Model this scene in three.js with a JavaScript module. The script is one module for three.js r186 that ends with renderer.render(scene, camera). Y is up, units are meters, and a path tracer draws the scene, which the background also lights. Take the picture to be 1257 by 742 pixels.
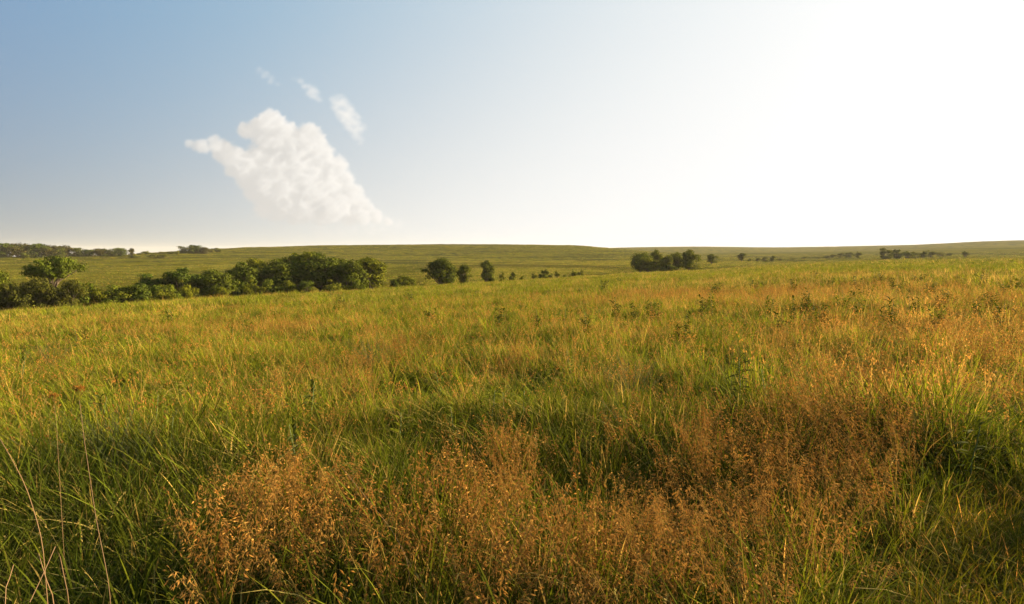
import * as THREE from 'three';
import { mergeGeometries } from 'three/addons/utils/BufferGeometryUtils.js';
import { createNoise2D, createNoise3D } from 'simplex-noise';

// ---------------------------------------------------------------- camera, sky, sun, exposure
const EYE = 1.7, PW = 1257, PH = 742, FOCAL = 698, PITCH = Math.atan(61 / FOCAL);
const scene = new THREE.Scene();
const camera = new THREE.PerspectiveCamera(2 * Math.atan(PH / 2 / FOCAL) * 180 / Math.PI, PW / PH, 0.05, 30000);
camera.position.set(0, EYE, 0);
camera.rotation.x = -PITCH;
scene.add(camera);
const renderer = new THREE.WebGLRenderer({ antialias: true });
renderer.setSize(1024, 604);
renderer.toneMapping = THREE.LinearToneMapping;
const EXPOSURE = 4.2, SUN_POWER = 5;
renderer.toneMappingExposure = EXPOSURE;
renderer.shadowMap.enabled = true;
const SUN_AZ = 68 * Math.PI / 180, SUN_EL = 14.5 * Math.PI / 180;     // to the right of the view, low
const SUN = new THREE.Vector3(Math.sin(SUN_AZ) * Math.cos(SUN_EL), Math.sin(SUN_EL), -Math.cos(SUN_AZ) * Math.cos(SUN_EL));
const sun = new THREE.DirectionalLight(new THREE.Color().setRGB(1.0, 0.79, 0.47), SUN_POWER);
sun.position.copy(SUN).multiplyScalar(300);
sun.castShadow = true;
sun.shadow.radius = 1.5;
sun.shadow.mapSize.set(4096, 4096);
Object.assign(sun.shadow.camera, { left: -160, right: 160, top: 120, bottom: -120, near: 1, far: 900 });
scene.add(sun, sun.target);

// ---------------------------------------------------------------- helpers
function rng(seed) { let s = seed >>> 0; return () => { s = (s + 0x6d2b79f5) >>> 0; let t = Math.imul(s ^ (s >>> 15), 1 | s); t = (t + Math.imul(t ^ (t >>> 7), 61 | t)) ^ t; return ((t ^ (t >>> 14)) >>> 0) / 4294967296; }; }
const noise2 = createNoise2D(rng(11)), noise3 = createNoise3D(rng(12));
const clamp = (x, a = 0, b = 1) => Math.min(b, Math.max(a, x)), lerp = (a, b, t) => a + (b - a) * t;
const smooth = (a, b, x) => { const t = clamp((x - a) / (b - a)); return t * t * (3 - 2 * t); };
const fbm2 = (x, y, n = 4) => { let s = 0, a = 0.5; for (let i = 0; i < n; i++, a *= 0.5, x *= 2.03, y *= 2.03) s += a * noise2(x + i * 17.3, y - i * 9.1); return s; };
const cosP = Math.cos(PITCH), sinP = Math.sin(PITCH);
// direction of a photograph pixel, and the pixel of a direction
const dirOf = (px, py) => { const x = px - PW / 2, y = PH / 2 - py, z = -FOCAL; return new THREE.Vector3(x, y * cosP + z * sinP, -y * sinP + z * cosP).normalize(); };
const tanOf = (px, py) => { const d = dirOf(px, py); return d.y / Math.hypot(d.x, d.z); };
const azOf = (px, py = 320) => { const d = dirOf(px, py); return Math.atan2(d.x, -d.z); };

// ---------------------------------------------------------------- the sky: air and one drifting cumulus
function buildSky() {
  const W = 4096, H = 2048, data = new Float32Array(W * H * 4), K = 1 / EXPOSURE;
  const air = (x, y, z, out) => {
    const el = Math.asin(clamp(y, -1, 1)) * 180 / Math.PI, g = Math.acos(clamp(x * SUN.x + y * SUN.y + z * SUN.z, -1, 1)) * 180 / Math.PI;
    const low = Math.exp(-Math.max(0, el) / 12), glow = Math.exp(-g / 32), core = 3.5 * Math.exp(-g / 9), least = [0.13 + 0.3 * low, 0.24 + 0.2 * low, 0.40 + 0.05 * low];
    [[-0.215, -0.130, 5.7, 23.0], [0.10, -0.37, 6.05, 21.2], [0.62, -0.82, 5.1, 17.8]].forEach(([a, b, k, kl], i) => {
      const v = a + b * low + (k + kl * low) * glow - least[i], x = least[i] + Math.log(1 + Math.exp(9 * v)) / 9;
      out[i] = 1.005 * (1 - Math.exp(-x)) + core * (1 - 0.12 * i);
    });
  };
  const c = [0, 0, 0], S = 8;
  // the air varies slowly: computed on every 8th texel and interpolated
  const w8 = W / S, h8 = H / S, coarse = new Float32Array((w8 + 1) * (h8 + 1) * 3);
  for (let j = 0; j <= h8; j++) for (let i = 0; i <= w8; i++) {
    const up = (j * S + 0.5) / H * Math.PI - Math.PI / 2, ro = ((i * S + 0.5) / W - 0.5) * 2 * Math.PI;
    air(Math.cos(ro) * Math.cos(up), Math.sin(up), Math.sin(ro) * Math.cos(up), c);
    coarse.set(c, (j * (w8 + 1) + i) * 3);
  }
  for (let j = 0; j < H; j++) for (let i = 0; i < W; i++) {
    const a = Math.floor(i / S), b = Math.floor(j / S), u = (i % S) / S, v = (j % S) / S, o = (j * W + i) * 4, p = (b * (w8 + 1) + a) * 3, q = p + (w8 + 1) * 3;
    for (let k = 0; k < 3; k++) data[o + k] = K * lerp(lerp(coarse[p + k], coarse[p + 3 + k], u), lerp(coarse[q + k], coarse[q + 3 + k], u), v);
    data[o + 3] = 1;
  }
  // The cloud: a density grid far away, three cells to a fifth of a degree, lit through by the sun from the right.
  // Its axes: across, down (both in photograph pixels at the cloud's distance) and away.
  const X0 = 205, Y0 = 62, VX = 1.1, NX = 290, NY = 212, NZ = 82, dens = new Float32Array(NX * NY * NZ), light = new Float32Array(NX * NY * NZ);
  const puffs = [[331, 152, 14], [302, 160, 9], [316, 158, 12], [346, 163, 15], [335, 176, 20], [358, 178, 18], [379, 166, 13], [378, 180, 19], [394, 184, 10], [392, 197, 17], [408, 208, 15], [420, 226, 14],
    [431, 241, 13], [446, 256, 11], [461, 267, 8], [476, 273, 5], [232, 176, 5], [240, 178, 6], [249, 180, 8], [263, 177, 9], [274, 186, 12], [288, 194, 14], [302, 205, 16], [320, 200, 20], [340, 212, 25], [370, 215, 27],
    [332, 226, 19], [312, 224, 11], [350, 238, 22], [384, 240, 23], [410, 254, 17], [372, 257, 16], [346, 256, 13], [327, 250, 10], [318, 246, 7], [334, 263, 7], [395, 264, 13], [430, 264, 11], [322, 258, 9], [308, 236, 9], [300, 222, 10], [286, 208, 9], [362, 266, 10], [446, 268, 9], [402, 232, 16], [366, 192, 18]];
  const wisps = [[318, 87, 4.5, 0.5], [325, 92, 5.5, 0.5], [333, 98, 5.5, 0.4], [341, 104, 4, 0.25], [352, 90, 6, 0.12], [360, 96, 6, 0.16], [369, 99, 4.5, 0.5], [376, 106, 6, 0.55], [384, 114, 8, 0.6], [391, 120, 6, 0.45],
    [410, 122, 6, 0.6], [417, 128, 10, 0.8], [424, 138, 11, 0.8], [431, 149, 11, 0.7], [437, 160, 9, 0.55], [446, 157, 6, 0.4], [441, 171, 7, 0.4], [243, 211, 5, 0.1], [486, 276, 10, 0.3], [470, 274, 12, 0.32], [455, 275, 14, 0.35], [502, 279, 9, 0.2], [425, 274, 16, 0.35], [395, 276, 16, 0.3], [345, 272, 14, 0.3], [318, 262, 12, 0.25]];
  const splat = (px, py, r, k, flat) => {
    const R = r * 1.5, z0 = 45 + 14 * noise2(px * 0.05, py * 0.05);
    for (let iy = Math.max(0, Math.floor((py - R - Y0) / VX)); iy <= Math.min(NY - 1, (py + R - Y0) / VX); iy++) for (let ix = Math.max(0, Math.floor((px - R - X0) / VX)); ix <= Math.min(NX - 1, (px + R - X0) / VX); ix++)
      for (let iz = Math.max(0, Math.floor((z0 - R) / VX)); iz <= Math.min(NZ - 1, (z0 + R) / VX); iz++) {
        const dx = ix * VX + X0 - px, dy = iy * VX + Y0 - py, dz = iz * VX - z0, t = 1 - (dx * dx + dy * dy + dz * dz) / (R * R);
        if (t > 0) { const at = (iy * NX + ix) * NZ + iz; if (flat) light[at] = Math.max(light[at], t * k); else dens[at] = Math.max(dens[at], t); }
      }
  };
  for (const [x, y, r] of puffs) splat(x, y, r * 1.17, 1, false);
  for (const [x, y, r, k] of wisps) splat(x, y, r, k, true);
  for (let iy = 0; iy < NY; iy++) for (let ix = 0; ix < NX; ix++) for (let iz = 0; iz < NZ; iz++) {
    const at = (iy * NX + ix) * NZ + iz;
    let d = dens[at], w = light[at];
    light[at] = 0;
    if (d <= 0 && w <= 0) continue;
    const x = ix * VX, y = iy * VX, z = iz * VX;
    let s = 0, a = 0.5, f = 1 / 24;
    for (let k = 0; k < 5; k++, a *= 0.52, f *= 2.05) s += a * (1 - 2 * Math.abs(noise3(x * f * 0.8 + y * f * 0.35 + k * 5, y * f, z * f)));    // billows
    const soft = noise3(x / 15, y / 9, z / 15) * 0.5 + noise3(x / 6, y / 6, z / 6) * 0.3;
    const base = 1 - smooth(271, 279, y + Y0);                                // flat base of the cumulus
    d = d > 0 ? clamp((d - 0.64 + s * 0.50) * 3.4) * base * lerp(0.45, 1, smooth(235, 330, x + X0)) : 0;
    w = w > 0 ? clamp(w * (0.75 + soft * 1.1) - 0.1) * 0.12 : 0;
    dens[at] = d * 0.26 + w;
  }
  // sunlight through the cells, swept from the sun's side
  const sx = 1, sy = -0.30, sz = -0.12;                                      // towards the sun in the cloud's axes
  for (let ix = NX - 1; ix >= 0; ix--) for (let iy = 0; iy < NY; iy++) for (let iz = 0; iz < NZ; iz++) {
    const at = (iy * NX + ix) * NZ + iz;
    if (ix === NX - 1) { light[at] = 1; continue; }
    const y = clamp(iy + sy, 0, NY - 1.001), z = clamp(iz + sz, 0, NZ - 1.001), y0 = Math.floor(y), z0 = Math.floor(z), fy = y - y0, fz = z - z0, p = (y0 * NX + ix + sx) * NZ + z0, q = p + NX * NZ;
    const t = lerp(lerp(light[p], light[p + 1], fz), lerp(light[q], light[q + 1], fz), fy);
    light[at] = t * Math.exp(-dens[at] * VX * 0.34);
  }
  const shade = new Float32Array(NX * NY * 2);
  for (let iy = 0; iy < NY; iy++) for (let ix = 0; ix < NX; ix++) {
    let T = 1, lit = 0;
    for (let iz = 0; iz < NZ; iz++) { const at = (iy * NX + ix) * NZ + iz, dT = Math.exp(-dens[at] * VX * 0.9); lit += T * (1 - dT) * light[at]; T *= dT; }
    shade[(iy * NX + ix) * 2] = 1 - T; shade[(iy * NX + ix) * 2 + 1] = T < 0.999 ? lit / (1 - T) : 0;
  }
  for (let j = H / 2; j < H * 0.72; j++) for (let i = 0; i < W; i++) {
    const up = (j + 0.5) / H * Math.PI - Math.PI / 2, ro = ((i + 0.5) / W - 0.5) * 2 * Math.PI, x = Math.cos(ro) * Math.cos(up), y = Math.sin(up), z = Math.sin(ro) * Math.cos(up);
    const yv = y * cosP - z * sinP, zv = z * cosP + y * sinP;               // into the cloud's axes
    if (zv > -0.1) continue;
    const px = x / -zv * FOCAL + PW / 2, py = PH / 2 - yv / -zv * FOCAL;
    const gx = (px - X0) / VX, gy = (py - Y0) / VX;
    if (gx < 0 || gy < 0 || gx >= NX - 1 || gy >= NY - 1) continue;
    const x0 = Math.floor(gx), y0 = Math.floor(gy), u = gx - x0, v = gy - y0, tap = (k) => lerp(lerp(shade[(y0 * NX + x0) * 2 + k], shade[(y0 * NX + x0 + 1) * 2 + k], u), lerp(shade[((y0 + 1) * NX + x0) * 2 + k], shade[((y0 + 1) * NX + x0 + 1) * 2 + k], u), v);
    const a = tap(0), l = tap(1), o = (j * W + i) * 4, far = smooth(285, 240, py);
    if (a < 0.002) continue;
    const col = [0.71 + 0.33 * l, 0.69 + 0.31 * l, 0.65 + 0.28 * l];
    for (let k = 0; k < 3; k++) data[o + k] = lerp(data[o + k], lerp(data[o + k], K * col[k], lerp(0.85, 0.98, far)), a);
  }
  const t = new THREE.DataTexture(data, W, H, THREE.RGBAFormat, THREE.FloatType);
  t.mapping = THREE.EquirectangularReflectionMapping;
  t.magFilter = t.minFilter = THREE.LinearFilter;
  t.needsUpdate = true;
  return t;
}
const sky = buildSky();
scene.background = sky;
scene.environment = sky;

// ---------------------------------------------------------------- terrain: a falling meadow, a creek, hills with flat tops
// columns of the view (as photograph columns) with distance in metres and the row at which the ground there shows
const COLS = [-700, 0, 150, 300, 450, 600, 700, 760, 860, 950, 1100, 1257, 1900];
const PROFILE = [
  // edge of the meadow, creek, foot of the hill, its flank, its crest, behind it, far ridge, beyond
  [[50, 400], [92, 398], [170, 356], [300, 334], [480, 315], [700, 318], [2300, 316], [9000, 314]],
  [[55, 386], [95, 389], [170, 353], [300, 333], [470, 316.5], [700, 320], [2300, 317], [9000, 314]],
  [[60, 376], [102, 378], [175, 350], [330, 330], [520, 313], [760, 318], [2300, 316], [9000, 314]],
  [[67, 366], [110, 368], [185, 346], [380, 326], [760, 304.5], [1000, 309], [2300, 312], [9000, 313]],
  [[76, 358.5], [120, 362], [195, 341], [420, 322], [900, 301.3], [1150, 306], [2300, 311], [9000, 313]],
  [[100, 348.5], [152, 351], [220, 338], [450, 320], [950, 300.6], [1200, 306], [2300, 310], [9000, 313]],
  [[125, 342], [180, 344.5], [250, 334], [480, 318.5], [930, 301.5], [1200, 307], [2300, 308], [9000, 313]],
  [[145, 337.6], [198, 340], [270, 331], [500, 318], [900, 306], [1200, 308.5], [2300, 304.5], [9000, 312]],
  [[182, 333], [250, 334], [335, 325], [620, 318], [1000, 312], [1300, 311], [2400, 303.2], [9000, 311]],
  [[235, 327], [330, 327], [480, 321.2], [800, 315.5], [1150, 311], [1500, 310], [2600, 304], [9000, 311]],
  [[330, 321], [420, 320.5], [600, 316], [900, 311.5], [1250, 308], [1600, 306.5], [2400, 301.5], [9000, 309]],
  [[380, 319], [470, 318.5], [650, 314], [900, 310], [1250, 304.5], [1600, 302.5], [2400, 295.5], [9000, 306]],
  [[380, 319], [470, 318.5], [650, 314], [900, 309], [1250, 304], [1600, 301], [2400, 294], [9000, 304]],
];
const COL_AZ = COLS.map((p) => azOf(p)), NK = 8;
const KNOT = PROFILE.map((rows, i) => rows.map(([d, py]) => [Math.log(d), EYE + d * tanOf(clamp(COLS[i], -500, 1750), py)]));
function monotone(xs, ys, x) {                     // monotone cubic
  const n = xs.length;
  if (x <= xs[0]) return ys[0];
  if (x >= xs[n - 1]) return ys[n - 1];
  let i = 0; while (x > xs[i + 1]) i++;
  const sl = (k) => (ys[k + 1] - ys[k]) / (xs[k + 1] - xs[k]);
  const tang = (k) => { if (k <= 0) return sl(0); if (k >= n - 1) return sl(n - 2); const a = sl(k - 1), b = sl(k); return a * b <= 0 ? 0 : 2 * a * b / (a + b); };
  const h = xs[i + 1] - xs[i], t = (x - xs[i]) / h, t2 = t * t, t3 = t2 * t;
  return ys[i] * (2 * t3 - 3 * t2 + 1) + h * tang(i) * (t3 - 2 * t2 + t) + ys[i + 1] * (-2 * t3 + 3 * t2) + h * tang(i + 1) * (t3 - t2);
}
const NA = 512, TABLE = [];                        // knots over all directions; behind the viewer they lead from one side to the other
for (let i = 0; i <= NA; i++) {
  const az = (i / NA * 2 - 1) * Math.PI, row = [];
  for (let k = 0; k < NK; k++) {
    const [lo, hi] = [COL_AZ[0], COL_AZ[COLS.length - 1]];
    let d, h;
    if (az >= lo && az <= hi) { d = monotone(COL_AZ, KNOT.map((r) => r[k][0]), az); h = monotone(COL_AZ, KNOT.map((r) => r[k][1]), az); } else {
      const t = smooth(0, 1, (az > hi ? az - hi : az + 2 * Math.PI - hi) / (2 * Math.PI - hi + lo));
      d = lerp(KNOT[COLS.length - 1][k][0], KNOT[0][k][0], t); h = lerp(KNOT[COLS.length - 1][k][1], KNOT[0][k][1], t);
    }
    row.push([d, h]);
  }
  TABLE.push(row);
}
const ground_ = (x, z) => {
  const d = Math.hypot(x, z), a = (Math.atan2(x, -z) / Math.PI + 1) / 2 * NA, i = Math.min(NA - 1, Math.floor(a)), t = a - i, A = TABLE[i], B = TABLE[i + 1];
  const de = Math.exp(lerp(A[0][0], B[0][0], t)), he = lerp(A[0][1], B[0][1], t);
  let h;
  if (d <= de * 0.86) h = he * 1.0 * d / de * (0.9 + 0.1 * d / de);
  else {
    const d1 = de * 0.86, xs = [Math.log(d1 * 0.8), Math.log(d1)], ys = [he * 0.8 * 0.86 * 0.9688, he * 0.86 * 0.986];
    for (let k = 0; k < NK; k++) { xs.push(lerp(A[k][0], B[k][0], t)); ys.push(lerp(A[k][1], B[k][1], t)); }
    h = monotone(xs, ys, Math.log(d));
  }
  // unevenness: hummocks close by, swales and stone benches on the slopes
  const far = smooth(200, 420, d);
  h += 0.05 * noise2(x * 0.55, z * 0.55) * smooth(0.5, 3, d) * (1 - far) + 0.16 * noise2(x * 0.07, z * 0.07) * smooth(6, 25, d) + far * (0.5 * noise2(x * 0.009, z * 0.009) + 0.10 * noise2(x * 0.04, z * 0.04));
  if (far > 0) { const bench = h / 2.6 + 0.25 * noise2(x * 0.004, z * 0.004); h += far * 0.22 * Math.sin(bench * 2 * Math.PI) * smooth(1500, 700, d); }
  return h;
};
// heights on a polar table, for speed
const RN = 700, AN = 1440, R0 = 0.4, R1 = 4000, HT = new Float32Array((RN + 1) * (AN + 1));
for (let r = 0; r <= RN; r++) { const d = R0 * Math.pow(R1 / R0, r / RN); for (let a = 0; a <= AN; a++) { const az = (a / AN * 2 - 1) * Math.PI; HT[r * (AN + 1) + a] = ground_(Math.sin(az) * d, -Math.cos(az) * d); } }
const ground = (x, z) => {
  const d = Math.max(R0, Math.hypot(x, z)), r = clamp(Math.log(d / R0) / Math.log(R1 / R0) * RN, 0, RN - 0.001), a = (Math.atan2(x, -z) / Math.PI + 1) / 2 * AN, i = Math.floor(r), j = Math.min(AN - 1, Math.floor(a)), u = r - i, v = a - j, p = i * (AN + 1) + j;
  return lerp(lerp(HT[p], HT[p + 1], v), lerp(HT[p + AN + 1], HT[p + AN + 2], v), u);
};
const spot = (px, d) => { const az = azOf(px), x = Math.sin(az) * d, z = -Math.cos(az) * d; return new THREE.Vector3(x, ground(x, z), z); };
// where the sight line through a pixel meets the meadow, at some height above its soil
function meet(px, py, above = 0.35) {
  const v = dirOf(px, py);
  let t = 0.5;
  for (let i = 0; i < 4000; i++) { const y = EYE + v.y * t - above; if (y <= ground(v.x * t, v.z * t)) break; t *= 1.004; if (t > 2000) break; }
  return new THREE.Vector3(v.x * t, ground(v.x * t, v.z * t), v.z * t);
}

// ---------------------------------------------------------------- what grows where on the meadow (in metres, patches seeded from where they lie)
const patch = (px, py, rx, ry, k) => { const c = meet(px, py), e = meet(px + rx, py), n = meet(px, py - ry); return { x: c.x, z: c.z, ax: Math.max(0.15, Math.hypot(e.x - c.x, e.z - c.z)), az: Math.max(0.15, Math.hypot(n.x - c.x, n.z - c.z)), dx: c.x / Math.hypot(c.x, c.z), dz: c.z / Math.hypot(c.x, c.z), k }; };
const at = (list, x, z) => { let s = 0; for (const p of list) { const ux = x - p.x, uz = z - p.z, along = (ux * p.dx + uz * p.dz) / p.az, across = (ux * p.dz - uz * p.dx) / p.ax, q = along * along + across * across; if (q < 4) s += p.k * Math.exp(-q * 1.1); } return s; };
const RUSTY = [[335, 620, 85, 60, 1.3], [300, 700, 70, 50, 1.0], [400, 600, 40, 40, 0.7], [590, 600, 100, 60, 0.85], [610, 690, 70, 55, 0.8], [745, 670, 80, 65, 0.8], [480, 690, 60, 50, 0.5], [660, 520, 90, 30, 0.6], [960, 620, 130, 60, 0.9], [1010, 530, 140, 50, 0.95], [900, 560, 80, 35, 0.7], [1070, 455, 90, 22, 0.75], [960, 430, 70, 12, 0.5], [820, 480, 60, 20, 0.5], [1180, 460, 90, 25, 0.8], [1120, 640, 50, 40, 0.5],
  [1090, 400, 130, 14, 0.7], [1220, 410, 60, 16, 0.9], [760, 405, 50, 8, 0.9], [480, 412, 45, 8, 0.7], [190, 398, 45, 4, 1.0], [360, 395, 70, 5, 0.8], [620, 435, 60, 12, 0.7], [440, 450, 70, 18, 0.6], [330, 540, 60, 25, 0.25], [255, 374, 28, 2, 1.0], [860, 350, 120, 4, 0.7], [1080, 340, 160, 5, 0.8], [1180, 370, 90, 8, 0.5], [780, 620, 60, 60, 0.5], [880, 690, 90, 50, 0.6],
  [60, 600, 130, 110, -0.8], [150, 690, 90, 60, -0.5], [100, 480, 120, 40, -0.3], [690, 640, 25, 60, -0.5], [500, 560, 60, 25, -0.5], [910, 455, 50, 22, -1.0], [640, 505, 50, 14, -0.7], [850, 410, 60, 16, -0.4], [1190, 500, 70, 30, -0.5], [1200, 650, 70, 80, -1.2], [560, 380, 120, 14, -0.3], [200, 420, 120, 12, -0.3], [1080, 690, 60, 50, -0.7]].map((a) => patch(...a));
const SHORT = [[1225, 640, 62, 80, 1.0], [1250, 720, 60, 60, 0.8], [1235, 570, 40, 30, 0.5]].map((a) => patch(...a));
const DEEP = [[70, 640, 150, 110, 1.0], [180, 700, 110, 60, 0.8], [60, 540, 110, 40, 0.6], [480, 575, 60, 30, 0.5], [640, 510, 60, 16, 0.6], [850, 540, 50, 25, 0.5], [1160, 520, 80, 40, 0.8], [1110, 690, 90, 60, 0.8], [830, 700, 60, 40, 0.5], [440, 640, 50, 40, 0.5]].map((a) => patch(...a));   // swards of a deeper green
const LUSH = [[910, 450, 55, 24, 0.6], [480, 575, 60, 30, 0.3], [80, 640, 120, 90, 0.25], [560, 395, 120, 12, 0.2], [640, 510, 70, 14, 0.2], [1180, 510, 60, 25, 0.35]].map((a) => patch(...a));
const rusty = (x, z) => clamp(0.22 + 0.45 * fbm2(x * 0.16 + 3, z * 0.16, 3) + 0.22 * noise2(x * 1.2, z * 1.2) + at(RUSTY, x, z));
const deep = (x, z) => clamp(at(DEEP, x, z));
const shortness = (x, z) => clamp(at(SHORT, x, z) * 1.3);
const tall = (x, z) => (0.92 + 0.22 * noise2(x * 0.3 + 9, z * 0.3) + 0.22 * noise2(x * 1.2, z * 1.2 + 4) + at(LUSH, x, z)) * (1 - 0.72 * shortness(x, z));
const dry = (x, z) => clamp(0.42 + 0.5 * fbm2(x * 0.05 - 7, z * 0.05 + 2, 3) + 0.2 * noise2(x * 0.5, z * 0.5));

// stripes of darker, shrubbier growth that follow the stone benches of the hills
const stripes = (x, z) => { const h = ground(x, z); return smooth(170, 320, Math.hypot(x, z)) * clamp(0.5 * smooth(0.6, 0.85, 0.5 + 0.5 * noise2(x * 0.006, h * 0.55 + z * 0.004)) + 0.35 * smooth(0.35, 0.8, noise2(x * 0.05, z * 0.05)) + 0.9 * smooth(0.2, 0.55, noise2(x * 0.0035 + 5, h * 1.5))); };
// ---------------------------------------------------------------- materials
const leafy = (o) => new THREE.MeshPhysicalMaterial({ color: new THREE.Color().setRGB(0.88, 0.88, 0.88), vertexColors: true, side: THREE.DoubleSide, roughness: 1, transmission: 0.38, thickness: 0, ior: 1.4, specularIntensity: 0.12, ...o });
const M = {
  blade: leafy({ name: 'grass_blade' }), seed: leafy({ name: 'dry_seed', transmission: 0.25 }), leaf: leafy({ name: 'tree_leaf', transmission: 0.22 }), forb: leafy({ name: 'forb_leaf', transmission: 0.35 }),
  bark: new THREE.MeshStandardMaterial({ name: 'bark', color: new THREE.Color().setRGB(0.09, 0.065, 0.045), roughness: 0.95 }),
  stem: new THREE.MeshStandardMaterial({ name: 'green_stem', color: new THREE.Color().setRGB(0.10, 0.13, 0.035), roughness: 0.8 }),
  straw: new THREE.MeshStandardMaterial({ name: 'dry_straw', color: new THREE.Color().setRGB(0.17, 0.095, 0.038), roughness: 0.8 }),
};
function speckle(size, seed, fn) {
  const d = new Uint8Array(size * size * 4);
  for (let j = 0; j < size; j++) for (let i = 0; i < size; i++) { const v = fn(i / size, j / size); for (let k = 0; k < 3; k++) d[(j * size + i) * 4 + k] = clamp(v[k]) * 255; d[(j * size + i) * 4 + 3] = 255; }
  const t = new THREE.DataTexture(d, size, size); t.wrapS = t.wrapT = THREE.RepeatWrapping; t.magFilter = THREE.LinearFilter; t.minFilter = THREE.LinearMipmapLinearFilter; t.colorSpace = THREE.SRGBColorSpace; t.needsUpdate = true; return t;
}
// thatch: tileable speckle of straw and soil
const tile = (u, v, f, s) => { const a = u * 2 * Math.PI, b = v * 2 * Math.PI, r = f / (2 * Math.PI); return noise3(Math.cos(a) * r + s, Math.sin(a) * r + Math.cos(b) * r * 1.31, Math.sin(b) * r - s * 2); };
const thatch = speckle(512, 5, (u, v) => { const n = 0.5 * tile(u, v, 9, 3) + 0.35 * tile(u, v, 34, 8) + 0.3 * tile(u, v, 90, 1), q = 0.84 + 0.22 * n, g = 0.05 * tile(u, v, 14, 20); return [q + g, q, q - 0.06 + g * 0.4]; });

// ---------------------------------------------------------------- the ground sheet
function palette(x, z, out) {
  const d = Math.hypot(x, z), q = dry(x, z), r = rusty(x, z), hill = smooth(160, 300, d);
  const band = 0.5 + 0.5 * noise2(x * 0.006, ground(x, z) * 0.55 + z * 0.004) , dark = stripes(x, z);
  const G = [0.112, 0.110, 0.007], Y = [0.205, 0.160, 0.021], R = [0.16, 0.10, 0.023], S = [0.06, 0.045, 0.02];
  const g = clamp(q * 0.55 + (hill > 0 ? hill * 0.35 * (band - 0.5) : 0) + 0.05), rr = clamp(r - 0.35) * 0.5 * (1 - hill);
  for (let k = 0; k < 3; k++) { let c = lerp(G[k], Y[k], g); c = lerp(c, R[k], rr); c = lerp(c, [0.045, 0.055, 0.008][k], dark); out[k] = lerp(c, S[k], 0.35 * (1 - hill)); }
}
{
  const az = []; for (let a = -180; a < 180;) { az.push(a); a += a >= -58 && a < 58 ? 0.25 : 2; } az.push(180);
  const NR = 560, pos = [], col = [], uv = [], idx = [], c = [0, 0, 0];
  for (let r = 0; r <= NR; r++) { const d = R0 * Math.pow(R1 / R0, r / NR); for (const a of az) { const t = a * Math.PI / 180, x = Math.sin(t) * d, z = -Math.cos(t) * d; pos.push(x, ground(x, z), z); palette(x, z, c); col.push(...c); uv.push(x / 6, z / 6); } }
  const n = az.length;
  for (let r = 0; r < NR; r++) for (let a = 0; a < n - 1; a++) { const p = r * n + a; idx.push(p, p + 1, p + n, p + 1, p + n + 1, p + n); }
  const hub = pos.length / 3; pos.push(0, 0, 0); palette(0, -0.1, c); col.push(...c); uv.push(0, 0);
  for (let a = 0; a < n - 1; a++) idx.push(hub, a + 1, a);
  const g = new THREE.BufferGeometry();
  g.setAttribute('position', new THREE.Float32BufferAttribute(pos, 3)); g.setAttribute('color', new THREE.Float32BufferAttribute(col, 3)); g.setAttribute('uv', new THREE.Float32BufferAttribute(uv, 2)); g.setIndex(idx); g.computeVertexNormals();
  const m = new THREE.Mesh(g, new THREE.MeshPhysicalMaterial({ name: 'prairie_soil', vertexColors: true, map: thatch, bumpMap: thatch, bumpScale: 0.06, roughness: 1, specularIntensity: 0 }));
  m.name = 'ground'; m.receiveShadow = true;
  m.userData = { kind: 'structure', label: 'rolling prairie ground falling to a creek and rising to flat-topped hills', category: 'ground' };
  scene.add(m);
}

// ---------------------------------------------------------------- grass geometry
class Strip {                                       // collects flat-shaded faces with one colour a piece
  constructor() { this.p = []; this.c = []; }
  tri(a, b, c, col) { this.p.push(a.x, a.y, a.z, b.x, b.y, b.z, c.x, c.y, c.z); for (let i = 0; i < 3; i++) this.c.push(...col); }
  quad(a, b, c, d, col) { this.tri(a, b, c, col); this.tri(a, c, d, col); }
  geometry() { const g = new THREE.BufferGeometry(); g.setAttribute('position', new THREE.Float32BufferAttribute(this.p, 3)); g.setAttribute('color', new THREE.Float32BufferAttribute(this.c, 3)); g.computeVertexNormals(); return g; }
}
const V = (x, y, z) => new THREE.Vector3(x, y, z);
// a bent, tapering blade; returns the points along it
function blade(s, R, base, len, width, lean, bend, az, segs, col, twist = 0) {
  const dir = V(Math.cos(az), 0, Math.sin(az)), pts = [base.clone()];
  let th = lean, p = base.clone();
  for (let i = 1; i <= segs; i++) { th += bend / segs * (0.4 + 1.2 * i / segs); p = p.clone().addScaledVector(dir, Math.sin(th) * len / segs); p.y += Math.cos(th) * len / segs; pts.push(p); }
  if (width > 0) {
    let pl = null, pr = null;
    for (let i = 0; i <= segs; i++) {
      const t = i / segs, w = width * (i === segs ? 0 : t < 0.35 ? lerp(0.65, 1, t / 0.35) : lerp(1, 0.35, (t - 0.35) / 0.65)) / 2, ta = az + Math.PI / 2 + twist * t, side = V(Math.cos(ta), 0, Math.sin(ta));
      const l = pts[i].clone().addScaledVector(side, w), r = pts[i].clone().addScaledVector(side, -w);
      if (pl) { if (i === segs) s.tri(pl, pr, pts[i], col); else s.quad(pl, pr, r, l, col); }
      pl = l; pr = r;
    }
  }
  return pts;
}
function spindle(s, p, dir, len, r, col) {          // a seed husk: two crossed pointed lenses
  const u = V(dir.y, -dir.x, 0.3).cross(dir).normalize(), v = u.clone().cross(dir).normalize(), tip = p.clone().addScaledVector(dir, len), mid = p.clone().addScaledVector(dir, len * 0.42);
  const a = mid.clone().addScaledVector(u, r), b = mid.clone().addScaledVector(v, r), c = mid.clone().addScaledVector(u, -r), d = mid.clone().addScaledVector(v, -r);
  for (const [m, n] of [[a, c], [b, d]]) s.quad(p, m, tip, n, col);
}
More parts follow.
